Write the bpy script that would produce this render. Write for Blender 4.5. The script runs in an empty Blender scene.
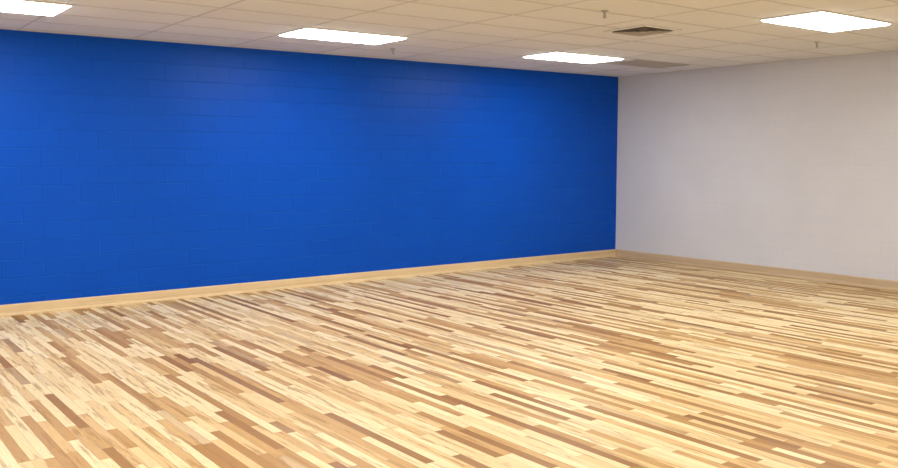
import bpy, bmesh, math, random
from mathutils import Vector
random.seed(4)
S=1.09
H=2.842*S; CAMZ=1.6*S
XR=10.55*S; YB=9.69*S; XL=-4.0; YF=-5.5
scene=bpy.context.scene
scene.view_settings.view_transform='Standard'
scene.view_settings.look='None'

# ---------- node helpers ----------
def newmat(name):
    m=bpy.data.materials.new(name); m.use_nodes=True
    nt=m.node_tree; b=nt.nodes['Principled BSDF']
    return m,nt,b
def N(nt,t,**k):
    n=nt.nodes.new(t)
    for a,v in k.items(): setattr(n,a,v)
    return n
def setin(nt,sock,v):
    if isinstance(v,bpy.types.NodeSocket): nt.links.new(v,sock)
    else: sock.default_value=v
def M(nt,op,a,b=None,c=None,clamp=False):
    n=N(nt,'ShaderNodeMath',operation=op); n.use_clamp=clamp
    setin(nt,n.inputs[0],a)
    if b is not None: setin(nt,n.inputs[1],b)
    if c is not None: setin(nt,n.inputs[2],c)
    return n.outputs[0]
def comb(nt,x,y,z=0.0):
    n=N(nt,'ShaderNodeCombineXYZ')
    for i,v in enumerate((x,y,z)): setin(nt,n.inputs[i],v)
    return n.outputs[0]
def pos(nt):
    g=N(nt,'ShaderNodeNewGeometry'); s=N(nt,'ShaderNodeSeparateXYZ')
    nt.links.new(g.outputs['Position'],s.inputs[0]); return s.outputs
def mixc(nt,f,a,b,bt='MIX'):
    n=N(nt,'ShaderNodeMix',data_type='RGBA',blend_type=bt)
    setin(nt,n.inputs[0],f); setin(nt,n.inputs[6],a); setin(nt,n.inputs[7],b)
    return n.outputs[2]
def noise(nt,vec,scale,detail=3,rough=.5):
    n=N(nt,'ShaderNodeTexNoise'); nt.links.new(vec,n.inputs['Vector'])
    n.inputs['Scale'].default_value=scale; n.inputs['Detail'].default_value=detail; n.inputs['Roughness'].default_value=rough
    return n.outputs['Fac']
def ramp(nt,f,stops,interp='LINEAR'):
    n=N(nt,'ShaderNodeValToRGB'); n.color_ramp.interpolation=interp
    e=n.color_ramp.elements
    while len(e)<len(stops): e.new(.5)
    for i,(p,c) in enumerate(stops): e[i].position=p; e[i].color=(*c,1)
    nt.links.new(f,n.inputs[0]); return n.outputs[0]

def block_mat(name,col,mort,rough,axis,bump=.5,spec=.5,mf=.55,var=.3):
    m,nt,b=newmat(name); p=pos(nt)
    u=p[0] if axis=='x' else p[1]
    v=comb(nt,u,p[2],0.0)
    br=N(nt,'ShaderNodeTexBrick'); nt.links.new(v,br.inputs['Vector'])
    br.offset=.5; br.squash=1
    br.inputs['Scale'].default_value=1; br.inputs['Brick Width'].default_value=.406; br.inputs['Row Height'].default_value=.203
    br.inputs['Mortar Size'].default_value=.007; br.inputs['Mortar Smooth'].default_value=.5
    br.inputs['Color1'].default_value=(0.42,)*3+(1,); br.inputs['Color2'].default_value=(.58,)*3+(1,)
    v3=comb(nt,p[0],p[1],p[2])
    n1=noise(nt,v3,1.3,4); n2=noise(nt,v3,60,3,.6)
    # joints are filled unevenly with paint
    jf=M(nt,'MULTIPLY',br.outputs['Fac'],M(nt,'MULTIPLY_ADD',noise(nt,v3,3.0,3),3.6,-1.4,clamp=True))
    sepc=N(nt,'ShaderNodeSeparateColor'); nt.links.new(br.outputs['Color'],sepc.inputs[0])
    tone=M(nt,'ADD',M(nt,'MULTIPLY_ADD',n1,.14,.93),M(nt,'MULTIPLY_ADD',sepc.outputs[0],var,-var/2))
    base=mixc(nt,1.0,(*col,1),comb(nt,tone,tone,tone),'MULTIPLY')
    base=mixc(nt,M(nt,'MULTIPLY',jf,mf),base,(*mort,1))
    nt.links.new(base,b.inputs['Base Color'])
    b.inputs['Roughness'].default_value=rough
    b.inputs['Specular IOR Level'].default_value=spec
    h=M(nt,'ADD',M(nt,'MULTIPLY',jf,-1.0),M(nt,'MULTIPLY',n2,.22))
    h=M(nt,'ADD',h,M(nt,'MULTIPLY',sepc.outputs[0],var))
    bp=N(nt,'ShaderNodeBump'); bp.inputs['Strength'].default_value=bump; bp.inputs['Distance'].default_value=.008
    nt.links.new(h,bp.inputs['Height']); nt.links.new(bp.outputs[0],b.inputs['Normal'])
    return m
m_blue=block_mat('blue_painted_block',(.0002,.078,.54),(.010,.15,.70),.38,'x',.75,.15,.45,.22)
m_white=block_mat('white_painted_block',(.67,.69,.735),(.63,.65,.69),.5,'y',.14,.4,.5,.04)
m_white2=block_mat('white_painted_block_x',(.67,.69,.735),(.63,.65,.69),.5,'x',.14,.4,.5,.04)

# floor
def floor_mat():
    m,nt,b=newmat('hickory_strip_floor'); p=pos(nt)
    W=.064
    sx=M(nt,'DIVIDE',p[0],W); si=M(nt,'FLOOR',sx); sf=M(nt,'FRACT',sx)
    def wn(vec):
        n=N(nt,'ShaderNodeTexWhiteNoise',noise_dimensions='3D'); nt.links.new(vec,n.inputs['Vector']); return n.outputs['Value']
    r1=wn(comb(nt,si,3.3,7.0)); r2=wn(comb(nt,si,9.1,2.0))
    Lc=M(nt,'MULTIPLY_ADD',r2,1.3,1.2)
    yy=M(nt,'ADD',M(nt,'DIVIDE',p[1],Lc),M(nt,'MULTIPLY',r1,17.0))
    yi=M(nt,'FLOOR',yy); yf=M(nt,'FRACT',yy)
    sp=M(nt,'MULTIPLY_ADD',wn(comb(nt,si,yi,5.0)),.64,.18)
    half=M(nt,'GREATER_THAN',yf,sp)
    pid=comb(nt,si,M(nt,'MULTIPLY_ADD',half,.5,yi),1.0)
    rc=wn(pid)
    col=ramp(nt,rc,[(0,(.80,.645,.355)),(.22,(.85,.70,.42)),(.42,(.77,.59,.305)),(.57,(.68,.475,.215)),(.72,(.545,.335,.122)),(.86,(.40,.215,.064)),(.96,(.27,.125,.032)),(1,(.84,.68,.39))])
    # heartwood streaks and grain, shifted for every board
    off=M(nt,'MULTIPLY',rc,40.0)
    gv=comb(nt,M(nt,'ADD',M(nt,'MULTIPLY',p[0],20.0),off),M(nt,'MULTIPLY_ADD',p[1],1.5,off),off)
    g1=noise(nt,gv,1.0,5,.65)
    st=ramp(nt,g1,[(.53,(0,0,0)),(.61,(1,1,1))])
    col=mixc(nt,M(nt,'MULTIPLY',st,.6),col,(.36,.19,.055,1))
    gv2=comb(nt,M(nt,'MULTIPLY',p[0],150.0),M(nt,'MULTIPLY_ADD',p[1],6.0,off),off)
    g2=M(nt,'MULTIPLY_ADD',noise(nt,gv2,1.0,3),.36,.82)
    col=mixc(nt,1.0,col,comb(nt,g2,g2,g2),'MULTIPLY')
    ex=M(nt,'MULTIPLY',M(nt,'MINIMUM',sf,M(nt,'SUBTRACT',1.0,sf)),W)
    ey1=M(nt,'MINIMUM',yf,M(nt,'SUBTRACT',1.0,yf)); ey2=M(nt,'ABSOLUTE',M(nt,'SUBTRACT',yf,sp))
    ey=M(nt,'MULTIPLY',M(nt,'MINIMUM',ey1,ey2),Lc)
    e=M(nt,'MINIMUM',ex,ey)
    seam=M(nt,'LESS_THAN',e,.0010)
    col=mixc(nt,M(nt,'MULTIPLY',seam,.55),col,(.17,.085,.03,1))
    nt.links.new(col,b.inputs['Base Color'])
    b.inputs['Roughness'].default_value=.43
    b.inputs['Specular IOR Level'].default_value=.33
    bp=N(nt,'ShaderNodeBump'); bp.inputs['Strength'].default_value=.25; bp.inputs['Distance'].default_value=.001
    nt.links.new(M(nt,'SUBTRACT',M(nt,'MULTIPLY',g1,.4),seam),bp.inputs['Height']); nt.links.new(bp.outputs[0],b.inputs['Normal'])
    return m
m_floor=floor_mat()

def wood_mat(name,c1,c2,axis):
    m,nt,b=newmat(name); p=pos(nt)
    if axis=='x': v=comb(nt,M(nt,'MULTIPLY',p[0],1.5),M(nt,'MULTIPLY',p[1],30.),M(nt,'MULTIPLY',p[2],30.))
    else: v=comb(nt,M(nt,'MULTIPLY',p[0],30.),M(nt,'MULTIPLY',p[1],1.5),M(nt,'MULTIPLY',p[2],30.))
    g=noise(nt,v,1,4,.6)
    nt.links.new(ramp(nt,g,[(.3,c1),(.7,c2)]),b.inputs['Base Color']); b.inputs['Roughness'].default_value=.4
    return m
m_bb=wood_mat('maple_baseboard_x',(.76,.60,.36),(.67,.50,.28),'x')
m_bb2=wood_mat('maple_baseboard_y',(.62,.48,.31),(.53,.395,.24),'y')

PX,PY=1.205,.64
LY=[8.81-6*PY*i for i in range(4)]
GX=8.68-PX/2-PX*20; GY=8.81-PY/2-PY*40
def tile_mat():
    m,nt,b=newmat('acoustic_tile'); p=pos(nt); v=comb(nt,p[0],p[1],p[2])
    n=noise(nt,v,120,3,.7)
    ti=comb(nt,M(nt,'FLOOR',M(nt,'DIVIDE',M(nt,'SUBTRACT',p[0],GX),PX)),M(nt,'FLOOR',M(nt,'DIVIDE',M(nt,'SUBTRACT',p[1],GY),PY)),0.)
    w=N(nt,'ShaderNodeTexWhiteNoise'); nt.links.new(ti,w.inputs['Vector'])
    t=M(nt,'ADD',M(nt,'MULTIPLY_ADD',w.outputs['Value'],.05,.92),M(nt,'MULTIPLY',n,.08))
    nt.links.new(mixc(nt,1.,(.80,.82,.84,1),comb(nt,t,t,t),'MULTIPLY'),b.inputs['Base Color'])
    b.inputs['Roughness'].default_value=.95
    bp=N(nt,'ShaderNodeBump'); bp.inputs['Strength'].default_value=.4; bp.inputs['Distance'].default_value=.002
    nt.links.new(n,bp.inputs['Height']); nt.links.new(bp.outputs[0],b.inputs['Normal'])
    return m
m_tile=tile_mat()
def plain(name,c,r=.5,metal=0,em=None,es=0):
    m,nt,b=newmat(name); g=N(nt,'ShaderNodeTexCoord'); n=noise(nt,g.outputs['Object'],25,2)
    t=M(nt,'MULTIPLY_ADD',n,.1,.95)
    nt.links.new(mixc(nt,1.,(*c,1),comb(nt,t,t,t),'MULTIPLY'),b.inputs['Base Color'])
    b.inputs['Roughness'].default_value=r; b.inputs['Metallic'].default_value=metal
    if em: b.inputs['Emission Color'].default_value=(*em,1); b.inputs['Emission Strength'].default_value=es
    return m
m_grid=plain('painted_tbar',(.60,.59,.58),.5)
m_frame=plain('fixture_frame',(.85,.85,.85),.4)
m_lens=plain('prismatic_lens',(.9,.9,.9),.3,0,(1,.985,.975),20.0)
m_grille=plain('grille_metal',(.50,.47,.43),.5)
m_dark=plain('duct_dark',(.18,.165,.145),.8)
m_chrome=plain('chrome',(.5,.48,.46),.3,.9)

# ---------- mesh helpers ----------
def box(bm,a,b,mi=0):
    x0,y0,z0=a;x1,y1,z1=b
    vs=[bm.verts.new(c) for c in [(x0,y0,z0),(x1,y0,z0),(x1,y1,z0),(x0,y1,z0),(x0,y0,z1),(x1,y0,z1),(x1,y1,z1),(x0,y1,z1)]]
    for f in [(0,3,2,1),(4,5,6,7),(0,1,5,4),(1,2,6,5),(2,3,7,6),(3,0,4,7)]:
        fc=bm.faces.new([vs[i] for i in f]); fc.material_index=mi
def frustum(bm,w0,d0,z0,w1,d1,z1,mi=0):
    a=[bm.verts.new((sx*w0/2,sy*d0/2,z0)) for sx,sy in ((-1,-1),(1,-1),(1,1),(-1,1))]
    b=[bm.verts.new((sx*w1/2,sy*d1/2,z1)) for sx,sy in ((-1,-1),(1,-1),(1,1),(-1,1))]
    for i in range(4):
        j=(i+1)%4; f=bm.faces.new((a[i],a[j],b[j],b[i])); f.material_index=mi
def cyl(bm,r1,r2,z0,z1,mi=0,seg=20):
    r=bmesh.ops.create_cone(bm,cap_ends=True,segments=seg,radius1=r1,radius2=r2,depth=z1-z0)
    bmesh.ops.translate(bm,verts=r['verts'],vec=(0,0,(z0+z1)/2))
    for v in r['verts']:
        for f in v.link_faces: f.material_index=mi
def obj(name,bm,mats,loc=(0,0,0)):
    me=bpy.data.meshes.new(name); bm.to_mesh(me); bm.free()
    for m in mats: me.materials.append(m)
    o=bpy.data.objects.new(name,me); scene.collection.objects.link(o); o.location=loc
    return o
T=.2
def slab(name,a,b,mat):
    bm=bmesh.new(); box(bm,a,b); return obj(name,bm,[mat])
slab('floor',(XL-T,YF-T,-T),(XR+T,YB+T,0),m_floor)
slab('wall_back',(XL-T,YB,0),(XR+T,YB+T,H),m_blue)
slab('wall_right',(XR,YF-T,0),(XR+T,YB,H),m_white)
slab('wall_left',(XL-T,YF-T,0),(XL,YB,H),m_white)
slab('wall_front',(XL,YF-T,0),(XR,YF,H),m_white2)

# ceiling: tiles + T-bar grid
GB=.003
bm=bmesh.new(); box(bm,(XL-T,YF-T,H),(XR+T,YB+T,H+T),0)
x=GX
while x<XR:
    if x>XL: box(bm,(x-.012,YF,H-GB+.0005),(x+.012,YB,H+.001),1)
    x+=PX
y=GY
while y<YB:
    if y>YF: box(bm,(XL,y-.012,H-GB),(XR,y+.012,H+.001),1)
    y+=PY
box(bm,(XL,YB-.022,H-GB),(XR,YB,H+.001),1); box(bm,(XR-.022,YF,H-GB),(XR,YB,H+.001),1)
box(bm,(XL,YF,H-GB),(XR,YF+.022,H+.001),1); box(bm,(XL,YF,H-GB),(XL+.022,YB,H+.001),1)
obj('ceiling',bm,[m_tile,m_grid])

# baseboards (profiled) : profile in (depth,height)
prof=[(0,0),(.034,0),(.034,.012),(.028,.024),(.018,.030),(.018,.108),(.014,.118),(.006,.124),(0,.124)]
def baseboard(name,p0,p1,nrm,mat):
    bm=bmesh.new(); rings=[]
    for p in (p0,p1):
        rings.append([bm.verts.new((p[0]+nrm[0]*d,p[1]+nrm[1]*d,h)) for d,h in prof])
    n=len(prof)
    for i in range(n):
        j=(i+1)%n; bm.faces.new((rings[0][i],rings[0][j],rings[1][j],rings[1][i]))
    bm.faces.new(rings[0]); bm.faces.new(rings[1][::-1])
    bmesh.ops.recalc_face_normals(bm,faces=bm.faces)
    obj(name,bm,[mat])
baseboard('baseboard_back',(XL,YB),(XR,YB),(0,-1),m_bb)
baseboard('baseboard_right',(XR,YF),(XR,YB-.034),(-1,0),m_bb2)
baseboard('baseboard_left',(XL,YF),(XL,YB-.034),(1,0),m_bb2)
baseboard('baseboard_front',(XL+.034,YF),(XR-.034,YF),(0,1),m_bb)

# troffers: thin frame with a slightly dropped, bevelled lens
def troffer(x,y):
    bm=bmesh.new(); w,d=1.29,.67; f=.010  # oversized: the extra width and depth imitate the soft glow around each fixture
    box(bm,(-w/2,-d/2,-.012),(w/2,-d/2+f,.0),0); box(bm,(-w/2,d/2-f,-.012),(w/2,d/2,.0),0)
    box(bm,(-w/2,-d/2+f,-.012),(-w/2+f,d/2-f,.0),0); box(bm,(w/2-f,-d/2+f,-.012),(w/2,d/2-f,.0),0)
    frustum(bm,w-2*f,d-2*f,-.012,w-2*f-.03,d-2*f-.03,-.024,1)
    a,b=(w-2*f-.03)/2,(d-2*f-.03)/2
    fc=bm.faces.new([bm.verts.new(c) for c in ((-a,b,-.024),(a,b,-.024),(a,-b,-.024),(-a,-b,-.024))]); fc.material_index=1
    box(bm,(-w/2+f,-d/2+f,-.006),(w/2-f,d/2-f,-.001),0)
    obj('fluorescent_ceiling_light',bm,[m_frame,m_lens],(x,y,H-GB))
for r,yy in enumerate(LY):
    for c in range(4): troffer((8.70 if r==0 else 8.44)-3*PX*c,yy)

# square cone air diffuser
bm=bmesh.new()
w=.59
for a,b in (((-w/2,-w/2),(w/2,-.24)),((-w/2,.24),(w/2,w/2)),((-w/2,-.24),(-.24,.24)),((.24,-.24),(w/2,.24))):
    box(bm,(a[0],a[1],-.008),(b[0],b[1],0),2)
box(bm,(-.24,-.24,-.002),(.24,.24,0),1)
for k in range(4):
    s=.46-.11*k
    frustum(bm,s,s,-.022,s-.07,s-.07,-.003,0)
    frustum(bm,s,s,-.022,s-.012,s-.012,-.022,0)
box(bm,(-.035,-.035,-.024),(.035,.035,-.018),0)
obj('ceiling_air_diffuser',bm,[m_grille,m_dark,m_tile],(7.46,6.52,H-GB))

# return-air grille 2x4
bm=bmesh.new(); w,d,f=1.20,.59,.03; dz=-.012
box(bm,(-w/2,-d/2,dz),(w/2,-d/2+f,0),0); box(bm,(-w/2,d/2-f,dz),(w/2,d/2,0),0)
box(bm,(-w/2,-d/2+f,dz),(-w/2+f,d/2-f,0),0); box(bm,(w/2-f,-d/2+f,dz),(w/2,d/2-f,0),0)
box(bm,(-w/2+f,-d/2+f,-.003),(w/2-f,d/2-f,0),1)
y=-d/2+f+.006
while y<d/2-f-.01:
    box(bm,(-w/2+f,y,dz+.002),(w/2-f,y+.011,-.004),0); y+=.019
obj('ceiling_return_air_grille',bm,[m_grille,m_dark],(10.18,8.80,H-GB))

# sprinklers
def sprinkler(x,y):
    bm=bmesh.new()
    cyl(bm,.026,.036,-.012,0,0); cyl(bm,.011,.011,-.035,-.012,0)
    box(bm,(-.016,-.003,-.062),(-.012,.003,-.030),0); box(bm,(.012,-.003,-.062),(.016,.003,-.030),0)
    box(bm,(-.016,-.003,-.036),(.016,.003,-.030),0)
    cyl(bm,.0035,.0035,-.060,-.035,0,10); cyl(bm,.010,.016,-.066,-.060,0)
    for k in range(10):
        a=k*math.pi/5; c,s=math.cos(a),math.sin(a)
        vs=[bm.verts.new((c*r-s*t,s*r+c*t,-.066)) for r,t in ((.008,-.003),(.024,-.005),(.024,.005),(.008,.003))]
        bm.faces.new(vs)
    cyl(bm,.012,.012,-.0675,-.0655,0)
    obj('ceiling_fire_sprinkler',bm,[m_chrome],(x,y,H-GB-.0005))
for xx,yy in ((6.18,5.86),(9.86,5.92),(6.2,9.5),(6.16,2.22),(9.84,2.22)):
    sprinkler(xx,yy)

w=bpy.data.worlds.new('World'); scene.world=w; w.use_nodes=True
w.node_tree.nodes['Background'].inputs[0].default_value=(.5,.5,.5,1); w.node_tree.nodes['Background'].inputs[1].default_value=.1

cam=bpy.data.cameras.new('Camera'); co=bpy.data.objects.new('Camera',cam); scene.collection.objects.link(co)
cam.sensor_width=36; cam.lens=883/898*36
co.location=(0,0,CAMZ); co.rotation_euler=(math.radians(90-5.05),0,math.radians(-36.7))
scene.camera=co
